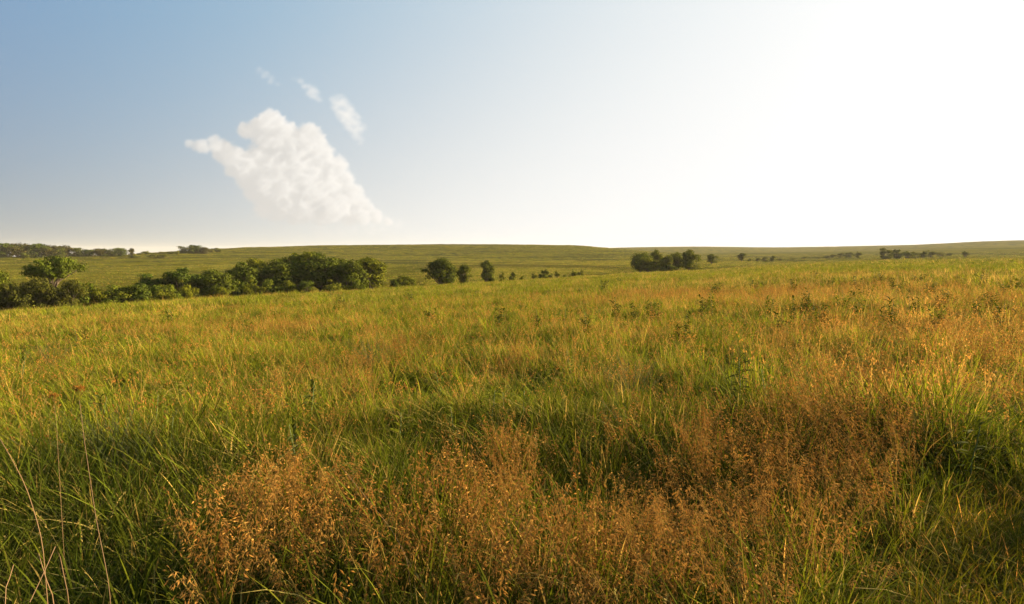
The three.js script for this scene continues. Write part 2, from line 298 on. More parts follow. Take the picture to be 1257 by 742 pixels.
const tint = (R, c, k = 0.2) => { const f = 1 + (R() - 0.5) * 2 * k, h = (R() - 0.5) * k * 0.6; return [c[0] * f * (1 + h), c[1] * f, c[2] * f * (1 - h)]; };
const GREEN = [0.092, 0.114, 0.006], OLIVE = [0.172, 0.174, 0.010], STRAW = [0.33, 0.235, 0.055], RUST = [0.39, 0.185, 0.034], BUFF = [0.42, 0.28, 0.085], GREY = [0.10, 0.11, 0.042];
const mixc = (a, b, t) => a.map((x, i) => lerp(x, b[i], t));
function greenTuft(seed, n, segs, w = 1, wide = 0.05, dryShare = 0.12) {
  const R = rng(seed), s = new Strip();
  for (let i = 0; i < n; i++) {
    const a = R() * 6.283, r = Math.sqrt(R()) * wide, len = 0.22 + R() * 0.40, az = a + (R() - 0.5) * 2;
    blade(s, R, V(Math.cos(a) * r, -0.03, Math.sin(a) * r), len, (0.0045 + R() * 0.0060) * w, 0.05 + R() * 0.35, R() * R() * 2.0 + 0.15, az, segs, tint(R, R() < dryShare ? STRAW : mixc(GREEN, OLIVE, R() * R()), 0.45), (R() - 0.5) * 2.2);
  }
  return s.geometry();
}
// brome: thin culms with nodding panicles of husks
function bromeTuft(seed, n, detail, w = 1, wide = 0.06) {
  const R = rng(seed), s = new Strip();
  for (let i = 0; i < n; i++) {
    const a = R() * 6.283, r = Math.sqrt(R()) * wide, az = R() * 6.283, len = 0.48 + R() * 0.28, col = tint(R, mixc(RUST, STRAW, R() * 0.7), 0.18);
    const pts = blade(s, R, V(Math.cos(a) * r, -0.03, Math.sin(a) * r), len, 0.0032 * w, 0.02 + R() * 0.12, 0.1 + R() * 0.4, az, detail > 1 ? 6 : 4, mixc(col, STRAW, 0.5), 1.5);
    const husks = Math.round((detail > 1 ? 20 : detail > 0.5 ? 9 : 5) * (0.7 + R() * 0.6)), hc = tint(R, mixc(RUST, BUFF, R() * 0.4), 0.15);
    for (let k = 0; k < husks; k++) {
      const t = 0.52 + 0.48 * Math.pow(k / husks, 0.9), f = t * (pts.length - 1), j = Math.min(pts.length - 2, Math.floor(f)), q = pts[j].clone().lerp(pts[j + 1], f - j), ha = R() * 6.283, out = (0.006 + R() * 0.022) * (1.35 - t * 0.75) * Math.sqrt(w);
      const e = q.clone().add(V(Math.cos(ha) * out + Math.cos(az) * 0.012, (R() - 0.35) * 0.03, Math.sin(ha) * out + Math.sin(az) * 0.012));
      if (detail > 1) s.tri(q, e, e.clone().add(V(0.0012, 0.001, 0.001)), hc);
      spindle(s, e, V(Math.cos(ha) * 0.45 + Math.cos(az) * 0.3, -0.9 + R() * 0.9, Math.sin(ha) * 0.45 + Math.sin(az) * 0.3).normalize(), (0.016 + R() * 0.012) * (detail > 1 ? 1.15 : 1.5 * Math.sqrt(w)), 0.0028 * (detail > 1 ? 1.4 : 1.5) * Math.sqrt(w), tint(R, hc, 0.22));
    }
    if (R() < 0.6) blade(s, R, pts[1].clone(), 0.2 + R() * 0.15, 0.004 * w, 0.3 + R() * 0.5, 0.6 + R() * 1.2, R() * 6.283, 4, tint(R, mixc(STRAW, OLIVE, R()), 0.2));
  }
  return s.geometry();
}
// airy grass: hair-thin culms, cloudy reddish heads of tiny grains
function airyTuft(seed, n, w = 1, wide = 0.07, grains = 46) {
  const R = rng(seed), s = new Strip();
  for (let i = 0; i < n; i++) {
    const a = R() * 6.283, r = Math.sqrt(R()) * wide, az = R() * 6.283, len = 0.45 + R() * 0.28, col = tint(R, mixc(RUST, BUFF, R() * 0.35), 0.15);
    const pts = blade(s, R, V(Math.cos(a) * r, -0.03, Math.sin(a) * r), len, 0.0022 * w, 0.03 + R() * 0.1, 0.1 + R() * 0.3, az, 4, mixc(col, OLIVE, 0.25), 1);
    const top = pts[4], low = pts[2];
    for (let k = 0; k < grains; k++) {
      const t = Math.pow(R(), 0.8), q = low.clone().lerp(top, t), ha = R() * 6.283, out = 0.030 * R() * Math.sin(Math.PI * clamp(0.12 + t * 0.88)) + 0.004, e = q.clone().add(V(Math.cos(ha) * out, 0.02 + out * 0.6, Math.sin(ha) * out)), u = V(R() - 0.5, R() - 0.2, R() - 0.5).normalize().multiplyScalar((0.007 + 0.005 * R()) * Math.sqrt(w)), v = V(R() - 0.5, R() - 0.5, R() - 0.5).normalize().multiplyScalar(0.0024 * Math.sqrt(w));
      s.tri(e.clone().sub(u), e.clone().add(v), e.clone().add(u), tint(R, col, 0.25));
      if (k % 3 === 0) s.tri(q, e, e.clone().add(V(0.0008, 0, 0.0008)), col);
    }
  }
  return s.geometry();
}
// nodding pale spikes
function spikeTuft(seed, n, w = 1, wide = 0.06) {
  const R = rng(seed), s = new Strip();
  for (let i = 0; i < n; i++) {
    const a = R() * 6.283, r = Math.sqrt(R()) * wide, az = Math.PI + (R() - 0.5) * 1.2, len = 0.6 + R() * 0.25, col = tint(R, mixc(BUFF, STRAW, R()), 0.15);
    const pts = blade(s, R, V(Math.cos(a) * r, -0.03, Math.sin(a) * r), len, 0.0025 * w, 0.1 + R() * 0.2, 0.7 + R() * 0.9, az, 6, mixc(col, OLIVE, 0.3), 1);
    for (let k = 0; k < 26; k++) { const f = 4.3 + 1.7 * k / 26, j = Math.min(5, Math.floor(f)), q = pts[j].clone().lerp(pts[j + 1], f - j), d = pts[j + 1].clone().sub(pts[j]).normalize(), ha = R() * 6.283, o = V(Math.cos(ha), R() - 0.2, Math.sin(ha)).multiplyScalar(0.004); s.tri(q.clone().add(o), q.clone().addScaledVector(d, 0.016).addScaledVector(o, 2), q.clone().addScaledVector(o, -0.5).addScaledVector(d, 0.004), tint(R, col, 0.2)); }
  }
  return s.geometry();
}
// a wider clump of mixed meadow for the middle distance
function swath(seed, n, size, w, mixd, segs = 2, heads = 0) {
  const R = rng(seed), s = new Strip(), per = 9;
  for (let t = 0; t < n / per; t++) {
    const cx = (R() + R() - 1) * size, cz = (R() + R() - 1) * size, tuft = 0.6 + R() * 0.75, tone = R(), isDry = R() < mixd * 1.15, bright = 0.7 + R() * 0.7, spread = 0.035 * Math.sqrt(w);
    for (let i = 0; i < per; i++) {
      const a = R() * 6.283, r = Math.sqrt(R()) * spread, stem = isDry ? R() < 0.75 : R() < mixd * 0.35, len = ((stem ? 0.26 : 0.20) + R() * 0.32) * tuft;
      const pts = blade(s, R, V(cx + Math.cos(a) * r, -0.03, cz + Math.sin(a) * r), len, (stem ? 0.0036 : 0.0068) * w, 0.05 + R() * 0.4, stem ? R() * 0.6 : 0.2 + R() * 1.5, stem ? R() * 6.283 : a + R() - 0.5, segs, tint(R, stem ? mixc(STRAW, RUST, R() * 0.5) : mixc(GREEN, OLIVE, clamp(tone + R() * 0.4 - 0.2)).map((c) => c * bright), 0.32), (R() - 0.5) * 2);
      if (stem && R() < heads) for (let k = 0; k < 4; k++) { const q = pts[segs - 1].clone().lerp(pts[segs], 0.7 + 0.1 * k).add(V(R() - 0.5, R() - 0.5, R() - 0.5).multiplyScalar(0.03 * Math.sqrt(w))); spindle(s, q, V(R() - 0.5, -0.6, R() - 0.5).normalize(), 0.022 * Math.sqrt(w), 0.004 * Math.sqrt(w), tint(R, mixc(RUST, BUFF, R() * 0.5), 0.2)); }
    }
  }
  return s.geometry();
}

// ---------------------------------------------------------------- sowing
function stuffGroup(name, label) { const g = new THREE.Group(); g.name = name; g.userData = { kind: 'stuff', label, category: 'grass' }; scene.add(g); return g; }
const _m = new THREE.Matrix4(), _q = new THREE.Quaternion(), _q2 = new THREE.Quaternion(), _s = V(1, 1, 1), _up = V(0, 1, 0), _c = new THREE.Color(), _axis = V(0.25, 0, 1).normalize();
let copiesTotal = 0, facesTotal = 0;
const placeOf = ([x, z, turn, sc, sy, lean]) => { _q.setFromAxisAngle(_up, turn); _q2.setFromAxisAngle(_axis, lean); _q.premultiply(_q2); return _m.compose(V(x, ground(x, z), z), _q, _s.set(sc, sy, sc)); };
function lay(parent, name, geometries, material, lists) {                 // lists, one a shape: [x, z, turn, scale xz, scale y, lean, r, g, b]
  geometries.forEach((geometry, k) => {
    const list = lists[k];
    if (!list.length) return;
    const m = new THREE.InstancedMesh(geometry, material, list.length);
    list.forEach((e, i) => { m.setMatrixAt(i, placeOf(e)); m.setColorAt(i, _c.setRGB(e[6], e[7], e[8])); });
    m.name = name; m.castShadow = m.receiveShadow = true; m.userData.kind = 'stuff';
    parent.add(m); copiesTotal += list.length;
  });
}
function knit(parent, name, geometries, material, lists) {                // the same as one mesh of real faces, for what stands close
  let n = 0; geometries.forEach((g, k) => { n += g.attributes.position.count * lists[k].length; });
  const P = new Float32Array(n * 3), C = new Float32Array(n * 3);
  let o = 0;
  geometries.forEach((g, k) => {
    const p = g.attributes.position.array, c = g.attributes.color.array;
    for (const e of lists[k]) {
      const m = placeOf(e).elements;
      for (let i = 0; i < p.length; i += 3, o += 3) {
        const x = p[i], y = p[i + 1], z = p[i + 2];
        P[o] = m[0] * x + m[4] * y + m[8] * z + m[12]; P[o + 1] = m[1] * x + m[5] * y + m[9] * z + m[13]; P[o + 2] = m[2] * x + m[6] * y + m[10] * z + m[14];
        C[o] = c[i] * e[6]; C[o + 1] = c[i + 1] * e[7]; C[o + 2] = c[i + 2] * e[8];
      }
    }
  });
  const g = new THREE.BufferGeometry(); g.setAttribute('position', new THREE.BufferAttribute(P, 3)); g.setAttribute('color', new THREE.BufferAttribute(C, 3)); g.computeVertexNormals();
  const m = new THREE.Mesh(g, material); m.name = name; m.castShadow = m.receiveShadow = true; m.userData.kind = 'stuff';
  parent.add(m); facesTotal += n / 3;
}
const wind = (x, z) => { const d = Math.hypot(x, z); return (0.06 + 0.44 * smooth(0.05, 0.6, x / d)) * (0.75 + 0.5 * noise2(x * 0.25, z * 0.25)); };
// scatter over a wedge of the meadow: r0..r1 metres out, n a square metre, fn decides and describes
function sow(seed, r0, r1, perM2, a0, a1, fn) {
  const R = rng(seed), n = Math.round(0.5 * (r1 * r1 - r0 * r0) * (a1 - a0) * perM2);
  for (let i = 0; i < n; i++) { const r = Math.sqrt(lerp(r0 * r0, r1 * r1, R())), a = lerp(a0, a1, R()); fn(Math.sin(a) * r, -Math.cos(a) * r, R, r, a); }
}
const A0 = -0.98, A1 = 1.1, MIX = 6;
const lists = (n) => Array.from({ length: n }, () => []);
{
  const meadow = stuffGroup('meadow_grass', 'thick green meadow grass with arching blades covering the whole field');
  const near = [0, 1, 2, 3, 4, 5].map((k) => greenTuft(100 + k, 13, 5)), nl = lists(6);
  sow(1, 0.75, 6.4, 165, A0, A1, (x, z, R, r) => {
    const ru = rusty(x, z); if (R() < ru * 0.15) return;
    const t = tall(x, z) * (0.5 + R() * 0.6), g = 0.78 + R() * 0.45 - 0.3 * deep(x, z), y = dry(x, z) * 0.5 * R() + 0.5 * ru * R() - 0.25 * deep(x, z);
    nl[Math.floor(R() * 6)].push([x, z, R() * 6.283, (0.8 + R() * 0.5) * Math.max(0.5, t), t, wind(x, z) * (0.3 + R() * 0.7), g * (1 + y * 0.6), g * (1 + y * 0.18), g]);
  });
  sow(7, 1.6, 5.2, 420, 0.45, 0.95, (x, z, R) => { const q = shortness(x, z); if (R() > q * 1.2 - 0.15) return; const t = 0.22 + R() * 0.28, g = 0.62 + R() * 0.35, y = R(); nl[Math.floor(R() * 6)].push([x, z, R() * 6.283, 0.5 + R() * 0.35, t, wind(x, z) * 0.4, g * (1 + y * 0.9), g * (1 + y * 0.2), g]); });
  knit(meadow, 'grass_tufts', near, M.blade, nl);
  const fill = (r0, r1, per, size, seed, geos, a0, a1, hs = 1) => {
    const l = lists(MIX);
    sow(seed, r0, r1, per, a0, a1, (x, z, R, r) => {
      const ru = rusty(x, z), t = tall(x, z) * (0.75 + R() * 0.5) * hs, g = (0.98 + R() * 0.6) * (1 - 0.5 * stripes(x, z)), y = dry(x, z) * (0.3 + 0.7 * R());
      l[clamp(Math.floor(ru * (MIX - 2) + R() * 2), 0, MIX - 1)].push([x, z, R() * 6.283, size * (0.85 + R() * 0.4), t, wind(x, z) * (0.2 + R() * 0.5), g * (1 + y * 0.2), g * (1 + y * 0.12), g]);
    });
    lay(meadow, 'grass_swath', geos, M.blade, l);
  };
  const kinds = (seed, n, size, w, segs, heads) => Array.from({ length: MIX }, (_, k) => swath(seed + k, n, size, w, 0.03 + 0.036 * k, segs, heads));
  fill(5.9, 14, 5.2, 1, 2, kinds(200, 220, 0.42, 1.5, 3, 0.5), A0, A1);
  fill(13, 32, 2.6, 1, 3, kinds(220, 270, 0.6, 2.3, 2, 0.3), A0, A1);
  fill(30, 130, 0.62, 1, 4, kinds(240, 340, 1.35, 4.2, 2, 0.0), A0, 0.95);
  const coarse = kinds(260, 380, 2.6, 6, 2, 0);
  fill(122, 430, 0.13, 1, 5, coarse, -0.15, 0.95, 1.05);
  fill(150, 900, 0.022, 1.5, 6, coarse, A0, 0.95, 0.9);
}
{
  const brome = stuffGroup('brome_grass', 'rust coloured ripe brome grass with drooping seed husks among the green');
  const near = [0, 1, 2, 3, 4].map((k) => bromeTuft(400 + k, 4, 2)), nl = lists(5);
  sow(11, 0.8, 6, 62, A0, 0.9, (x, z, R) => {
    const ru = rusty(x, z) * (1 - shortness(x, z)), right = smooth(0.1, 0.9, x / -z);
    if (R() > Math.pow(ru, 2.4) * lerp(1.0, 0.5, right)) return;
    const t = (0.7 + R() * 0.4) * Math.min(1.1, tall(x, z)), g = 0.85 + R() * 0.3;
    nl[Math.floor(R() * 5)].push([x, z, R() * 6.283, 1, t, wind(x, z) * (0.5 + R() * 0.8), g, g, g]);
  });
  knit(brome, 'brome_tufts', near, M.seed, nl);
  const run = (seed, r0, r1, per, geos, pow, sc, a1 = 1.0) => {
    const l = lists(geos.length);
    sow(seed, r0, r1, per, A0, a1, (x, z, R) => {
      if (R() > Math.pow(rusty(x, z), pow)) return;
      const t = (0.75 + R() * 0.4) * Math.min(1.1, tall(x, z)), g = 0.8 + R() * 0.35;
      l[Math.floor(R() * geos.length)].push([x, z, R() * 6.283, sc, t, wind(x, z) * (0.5 + R() * 0.6), g, g, g]);
    });
    lay(brome, 'brome_tuft', geos, M.seed, l);
  };
  run(12, 5.5, 15, 2.8, [0, 1, 2].map((k) => bromeTuft(420 + k, 22, 1, 1.3, 0.3)), 2.2, 1);
  run(13, 14, 34, 0.5, [0, 1, 2].map((k) => bromeTuft(430 + k, 36, 0.6, 1.9, 0.55)), 2.4, 1);
  run(14, 32, 120, 0.08, [0, 1].map((k) => bromeTuft(440 + k, 50, 0.4, 3.2, 1.2)), 2.6, 1, 0.95);
}
{
  const airy = stuffGroup('airy_panicle_grass', 'hazy reddish brown panicle grass bowing to one side in the wind');
  const near = [0, 1, 2, 3].map((k) => airyTuft(500 + k, 4, 1.3, 0.07, 22)), nl = lists(4);
  sow(21, 0.9, 7, 30, -0.7, 1.0, (x, z, R) => {
    const right = smooth(-0.05, 0.55, x / -z), ru = rusty(x, z) * (1 - shortness(x, z));
    if (R() > Math.pow(ru, 1.6) * (0.06 + 0.9 * right)) return;
    const t = (0.75 + R() * 0.35) * Math.min(1.1, tall(x, z)), g = 0.85 + R() * 0.3;
    nl[Math.floor(R() * 4)].push([x, z, R() * 6.283, 1, t, wind(x, z) * (0.9 + R() * 0.6), g, g, g]);
  });
  knit(airy, 'airy_tufts', near, M.seed, nl);
  const mid = [0, 1].map((k) => airyTuft(520 + k, 22, 1.5, 0.32, 24)), ml = lists(2);
  sow(22, 6.5, 26, 1.3, -0.2, 1.0, (x, z, R) => {
    const ru = rusty(x, z); if (R() > Math.pow(ru, 1.8) * smooth(-0.1, 0.4, x / -z)) return;
    ml[Math.floor(R() * 2)].push([x, z, R() * 6.283, 1.1, (0.75 + R() * 0.35) * Math.min(1.1, tall(x, z)), wind(x, z), 1, 0.95, 1]);
  });
  lay(airy, 'airy_tuft', mid, M.seed, ml);
  const spikes = stuffGroup('nodding_spike_grass', 'pale straw grass with nodding feathery spikes bending over in the wind');
  const sp = [0, 1, 2].map((k) => spikeTuft(540 + k, 4, 1.3)), sl = lists(3);
  sow(23, 5, 30, 3.2, -0.2, 1.0, (x, z, R) => { if (R() > smooth(0.2, 0.8, x / -z) * (0.4 + rusty(x, z))) return; sl[Math.floor(R() * 3)].push([x, z, (R() - 0.5), 1, 0.8 + R() * 0.3, wind(x, z) * 0.6, 1, 1, 1]); });
  sow(24, 1.5, 12, 1.6, A0, 0.3, (x, z, R) => sl[Math.floor(R() * 3)].push([x, z, (R() - 0.5) * 4, 1, 0.65 + R() * 0.3, 0.05, 0.9, 0.95, 0.9]));
  lay(spikes, 'spike_tuft', sp, M.seed, sl);
}
console.log('grass copies', copiesTotal, 'faces', facesTotal);

scene.fog = new THREE.FogExp2(new THREE.Color().setRGB(0.95, 0.89, 0.80), 0.000075);

// ---------------------------------------------------------------- trees
const used = new Map();
const numbered = (n) => { const k = used.get(n) ?? 0; used.set(n, k + 1); return k ? `${n}_${String(k).padStart(3, '0')}` : n; };
const tag = (o, label, category, group) => { o.userData.label = label; o.userData.category = category; if (group) o.userData.group = group; return o; };
function limb(out, a, b, ra, rb, sides = 6, sag = 0, R = null) {
  const n = 4, pts = []; for (let i = 0; i <= n; i++) { const p = a.clone().lerp(b, i / n); if (R && i > 0 && i < n) p.add(V((R() - 0.5) * sag, (R() - 0.3) * sag, (R() - 0.5) * sag)); pts.push(p); }
  const pos = [], idx = [], d = b.clone().sub(a).normalize(), u = (Math.abs(d.y) > 0.9 ? V(1, 0, 0) : V(0, 1, 0)).cross(d).normalize(), v = d.clone().cross(u);
  for (let i = 0; i <= n; i++) for (let k = 0; k < sides; k++) { const r = lerp(ra, rb, i / n), t = k / sides * 6.283, q = pts[i].clone().addScaledVector(u, Math.cos(t) * r).addScaledVector(v, Math.sin(t) * r); pos.push(q.x, q.y, q.z); }
  for (let i = 0; i < n; i++) for (let k = 0; k < sides; k++) { const p = i * sides + k, q = i * sides + (k + 1) % sides; idx.push(p, q, p + sides, q, q + sides, p + sides); }
  const g = new THREE.BufferGeometry(); g.setAttribute('position', new THREE.Float32BufferAttribute(pos, 3)); g.setIndex(idx); g.computeVertexNormals(); out.push(g); return pts;
}
// one metre tall, spread in metres of width; lobes make the clumps, leaf faces fill them
function treeShape(seed, { width = 1, bottom = 0.25, lobes = 16, leaves = 3200, leaf = 0.032, flat = 0.75, hollow = 0.35, trunks = 1, hue = 0, ragged = 0.38, brown = 0, lobe = 1 }) {
  const R = rng(seed), s = new Strip(), wood = [], L = [];
  const top = 1, cy = (bottom + top) / 2, ry = (top - bottom) / 2;
  const p1 = R() * 6.283, p2 = R() * 6.283;
  for (let i = 0; i < lobes; i++) {
    const a = R() * 6.283, uneven = 0.82 + 0.16 * Math.sin(2 * a + p1) + 0.14 * Math.sin(3 * a + p2), lift = 0.9 + 0.14 * Math.sin(a + p2) + (R() - 0.5) * 0.12, v = R() * 2 - 1, q = Math.pow(R(), 0.4), c = Math.sqrt(1 - v * v) * q, rr = (0.085 + R() * 0.10) * Math.min(1, 0.6 + width * 0.4) * lobe;
    L.push({ c: V(Math.cos(a) * c * (width / 2 - rr * 0.7) * uneven, cy + v * q * (ry - rr * 0.6) * (v > 0 ? lift : 1), Math.sin(a) * c * (width / 2 - rr * 0.7) * uneven), r: rr });
  }
  const B = [0.098, 0.116, 0.009], base = [B[0] * (1 + hue + brown * 0.5), B[1] * (1 + hue * 0.6 - brown * 0.3), B[2]], total = L.reduce((t, l) => t + l.r * l.r, 0);
  for (const l of L) {
    const n = Math.round(leaves * l.r * l.r / total), shade = 0.75 + R() * 0.5;
    for (let i = 0; i < n; i++) {
      const d = V(R() - 0.5, R() - 0.5 + 0.12, R() - 0.5).normalize(), lump = 1 + ragged * noise3(d.x * 2.4 + l.c.x * 9, d.y * 2.4 + l.c.y * 9, d.z * 2.4 + l.c.z * 9), rr = l.r * lump * lerp(hollow, 1.05, Math.pow(R(), 0.45));
      const p = l.c.clone().add(V(d.x * rr * 1.12, d.y * rr * flat, d.z * rr * 1.12));
      const nrm = d.clone().add(V(R() - 0.5, R() - 0.5, R() - 0.5).multiplyScalar(0.9)).normalize(), u = nrm.clone().cross(V(R() - 0.5, R() - 0.5, R() - 0.5)).normalize(), w = nrm.clone().cross(u), k = leaf * (0.6 + R() * 0.8), bendy = nrm.clone().multiplyScalar(k * 0.25);
      const a = p.clone().addScaledVector(u, k), b = p.clone().addScaledVector(w, k * 0.55).add(bendy), c = p.clone().addScaledVector(u, -k), e = p.clone().addScaledVector(w, -k * 0.55).add(bendy);
      s.quad(a, b, c, e, tint(R, base.map((x) => x * shade), 0.25));
    }
  }
  for (let t = 0; t < trunks; t++) {
    const foot = V((R() - 0.5) * 0.1 * (trunks - 1), -0.06, (R() - 0.5) * 0.1 * (trunks - 1)), fork = V(foot.x + (R() - 0.5) * 0.12, Math.max(0.12, bottom * 0.9), foot.z + (R() - 0.5) * 0.12), r0 = 0.032 / Math.sqrt(trunks);
    limb(wood, foot, fork, r0, r0 * 0.75, 7, 0.02, R);
    for (let i = t; i < L.length; i += trunks) if (L[i].c.y > fork.y) limb(wood, fork.clone().lerp(foot, R() * 0.15), L[i].c, r0 * 0.5, r0 * 0.1, 5, 0.05, R);
  }
  const crown = s.geometry(); crown.computeBoundingBox();
  const bb = crown.boundingBox; return { crown, trunk: mergeGeometries(wood), top: bb.max.y, wide: (bb.max.x - bb.min.x + bb.max.z - bb.min.z) / 2 * 0.94 };
}
const SHAPES = {
  round: [0, 1, 2, 3].map((k) => treeShape(600 + k, { width: 1.0, bottom: 0.03, lobes: 30, leaves: 6500, leaf: 0.028, lobe: 1.1, hue: [0, 0.25, -0.1, 0.45][k] })),
  tall: [0, 1, 2].map((k) => treeShape(620 + k, { width: 0.66, bottom: 0.08, lobes: 24, leaves: 3600, leaf: 0.03, hue: [0.2, 0.4, 0.05][k], ragged: 0.3 })),
  dome: [0, 1].map((k) => treeShape(646 + k, { width: 1.2, bottom: 0.12, lobes: 24, leaves: 4200, leaf: 0.03, hue: [-0.3, -0.35][k] })),
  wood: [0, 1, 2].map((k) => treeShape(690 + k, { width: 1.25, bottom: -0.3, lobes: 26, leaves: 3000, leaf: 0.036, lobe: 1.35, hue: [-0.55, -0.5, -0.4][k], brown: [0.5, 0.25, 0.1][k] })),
  thicket: [0, 1].map((k) => treeShape(700 + k, { width: 1.5, bottom: -0.25, lobes: 30, leaves: 5200, leaf: 0.026, lobe: 1.1, trunks: 3, hue: [-0.5, -0.42][k], brown: 0.35 })),  // brownish-green leaf, darkened further so part of the shade is in its colour
  pale: [0, 1, 2].map((k) => treeShape(710 + k, { width: 1.0, bottom: 0.0, lobes: 30, leaves: 3600, leaf: 0.032, hue: [0.35, 0.55, 0.2][k] })),
  flat: [0, 1].map((k) => treeShape(640 + k, { width: 1.25, bottom: 0.5, lobes: 26, leaves: 4600, leaf: 0.025, flat: 0.6, hue: [-0.15, -0.15][k] })),
  bush: [0, 1, 2, 3].map((k) => treeShape(660 + k, { width: 1.5, bottom: -0.25, lobes: 28, leaves: 4600, lobe: 1.2, leaf: 0.034, trunks: 3, hue: [0, 0.3, -0.2, 0.5][k] })),
  small: [0, 1, 2].map((k) => treeShape(680 + k, { width: 1.1, bottom: -0.15, lobes: 15, leaves: 1700, leaf: 0.045, ragged: 0.5, trunks: 2, hue: [0.4, 0.6, 0.2][k] })),
};
// px: column, top: row of its top, w: width in columns, d: metres away (from the creek or ridge on which it stands)
let treeCount = 0;
function tree(name, kind, px, top, w, d, label, category, group) {
  const p = spot(px, d), r = rng(9000 + treeCount * 7), variants = SHAPES[kind], v = variants[treeCount++ % variants.length];
  const h = EYE + d * tanOf(px, top) - p.y, off = Math.hypot(px - PW / 2, FOCAL) , wide = w / FOCAL * d * (FOCAL / off) * (FOCAL / off) ** 0 ;
  const t = new THREE.Group(); t.name = numbered(name); t.position.copy(p); t.rotation.y = r() * 6.283;
  const sx = wide / v.wide; t.scale.set(sx, h / v.top, sx);
  const trunk = new THREE.Mesh(v.trunk, M.bark), crown = new THREE.Mesh(v.crown, M.leaf);
  trunk.name = 'trunk'; crown.name = 'crown'; for (const m of [trunk, crown]) m.castShadow = m.receiveShadow = true;
  t.add(trunk, crown); tag(t, label, category, group); scene.add(t);
  return t;
}
const ORD = ['first', 'second', 'third', 'fourth', 'fifth', 'sixth', 'seventh', 'eighth', 'ninth', 'tenth'];
{
  const belt = 'trees along the creek', brush = 'shrubs along the creek', ridge = 'trees on the wooded ridge', clump = 'trees of the lone grove', dist = 'far scattered trees';
  tree('creek_tree', 'round', -14, 326, 44, 97, 'dark tree at the end of the thicket past the flat-crowned tree', 'tree', belt);
  tree('flat_crowned_tree', 'flat', 67, 313, 56, 100, 'flat-crowned tree with bare limbs rising above the dark creek thicket', 'tree');
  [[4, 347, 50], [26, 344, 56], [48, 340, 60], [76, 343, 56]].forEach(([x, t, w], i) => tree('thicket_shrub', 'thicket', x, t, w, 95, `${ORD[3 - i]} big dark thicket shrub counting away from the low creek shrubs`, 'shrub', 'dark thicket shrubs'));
  [[94, 344, 34], [112, 347, 36], [131, 349, 44], [152, 350, 46], [172, 348, 44], [192, 350, 40], [208, 349, 38]].forEach(([x, t, w], i) => tree('creek_shrub', 'bush', x, t, w, 97, `${ORD[i]} low green creek shrub counting from flat-crowned tree towards domed trees`, 'shrub', brush));
  tree('domed_tree', 'dome', 181, 335, 40, 108, 'dark low domed tree beside a taller dark domed one', 'tree');
  tree('domed_tree', 'dome', 221, 328, 48, 108, 'taller dark domed tree between low dome and yellow-green tree', 'tree');
  tree('creek_shrub', 'bush', 226, 343, 24, 104, 'grey-green shrub under the taller dark domed tree', 'shrub');
  tree('yellow_green_tree', 'round', 263, 330, 48, 108, 'yellow-green tree at the end of the tall creek grove', 'tree');
  tree('bright_shrub', 'bush', 272, 352, 22, 100, 'small bright yellow-green shrub in front of the yellow-green tree', 'shrub');
  [[297, 321, 40, 114, 'round'], [318, 316, 36, 122, 'round'], [341, 317, 44, 116, 'round'], [363, 308, 52, 122, 'round'], [391, 309, 52, 118, 'round'], [412, 316, 36, 124, 'tall']].forEach(([x, t, w, d, k], i) => tree('grove_tree', k, x, t, w, d, `${ORD[i]} rounded tree of the tall creek grove counting from the yellow-green tree`, 'tree', belt));
  tree('grove_tree', 'round', 427, 318, 44, 116, 'rounded sunlit tree next to the last tree of the tall grove', 'tree');
  tree('grove_tree', 'tall', 453, 315, 44, 119, 'upright loose tree ending the tall grove next to the gap', 'tree');
  [[288, 346, 26], [308, 343, 30], [332, 342, 32], [352, 344, 26], [376, 344, 26], [410, 343, 34], [440, 343, 22]].forEach(([x, t, w], i) => tree('understory_shrub', 'bush', x, t, w, 110, `${ORD[i]} understory shrub beneath the tall grove counting from the yellow-green tree`, 'shrub', 'understory shrubs'));
  tree('round_shrub', 'bush', 498, 338, 32, 128, 'dark round shrub alone in the gap beside the tall grove', 'shrub');
  tree('low_shrub', 'bush', 484, 342, 14, 126, 'small low shrub next to the dark round shrub', 'shrub');
  tree('low_shrub', 'bush', 517, 346, 16, 132, 'low shrub between dark round shrub and the broad tree', 'shrub');
  tree('broad_tree', 'round', 541, 315.5, 42, 136, 'broad round tree standing apart with a small companion tree', 'tree');
  tree('companion_tree', 'tall', 570, 324, 20, 140, 'small upright tree close beside the broad round tree', 'tree');
  tree('slim_tree', 'tall', 597, 319, 17, 152, 'slim tree standing alone near the broad tree and companion', 'tree');
  tree('low_shrub', 'small', 602, 338, 10, 152, 'low shrub at the foot of the slim lone tree', 'shrub');
  [[616, 334, 8, 158], [628, 333, 9, 160], [641, 338, 8, 163], [656, 335.5, 9, 168], [667, 330, 12, 170], [676, 336, 8, 174], [684, 333, 9, 174], [693, 337, 8, 176], [704, 332, 9, 182], [713, 331.5, 10, 184]].forEach(([x, t, w, d], i) => tree('creek_bush', 'small', x, t, w, d, `${ORD[i]} little bush in the dotted creek row counting from the slim tree`, 'bush', 'dotted row of bushes'));
  [[760, 334, 6, 204], [768, 333, 8, 206], [777, 333, 7, 208]].forEach(([x, t, w, d], i) => tree('creek_bush', 'small', x, t, w, d, `${ORD[2 - i]} tiny bush out from the foot of the lone grove`, 'bush', 'bushes by the lone grove'));
  [[786, 309.5, 30, 222, 'pale'], [805, 306, 20, 236, 'pale'], [817, 313, 18, 226, 'pale'], [831, 309, 19, 230, 'pale'], [847, 306, 27, 220, 'pale']].forEach(([x, t, w, d, k], i) => tree('lone_grove_tree', k, x, t, w, d, `${ORD[4 - i]} dark rounded tree of the lone grove counting from the small round tree past it`, 'tree', clump));
  tree('lone_grove_tree', 'pale', 798, 315.5, 31, 212, 'lighter green lower tree in front of the lone grove', 'tree');
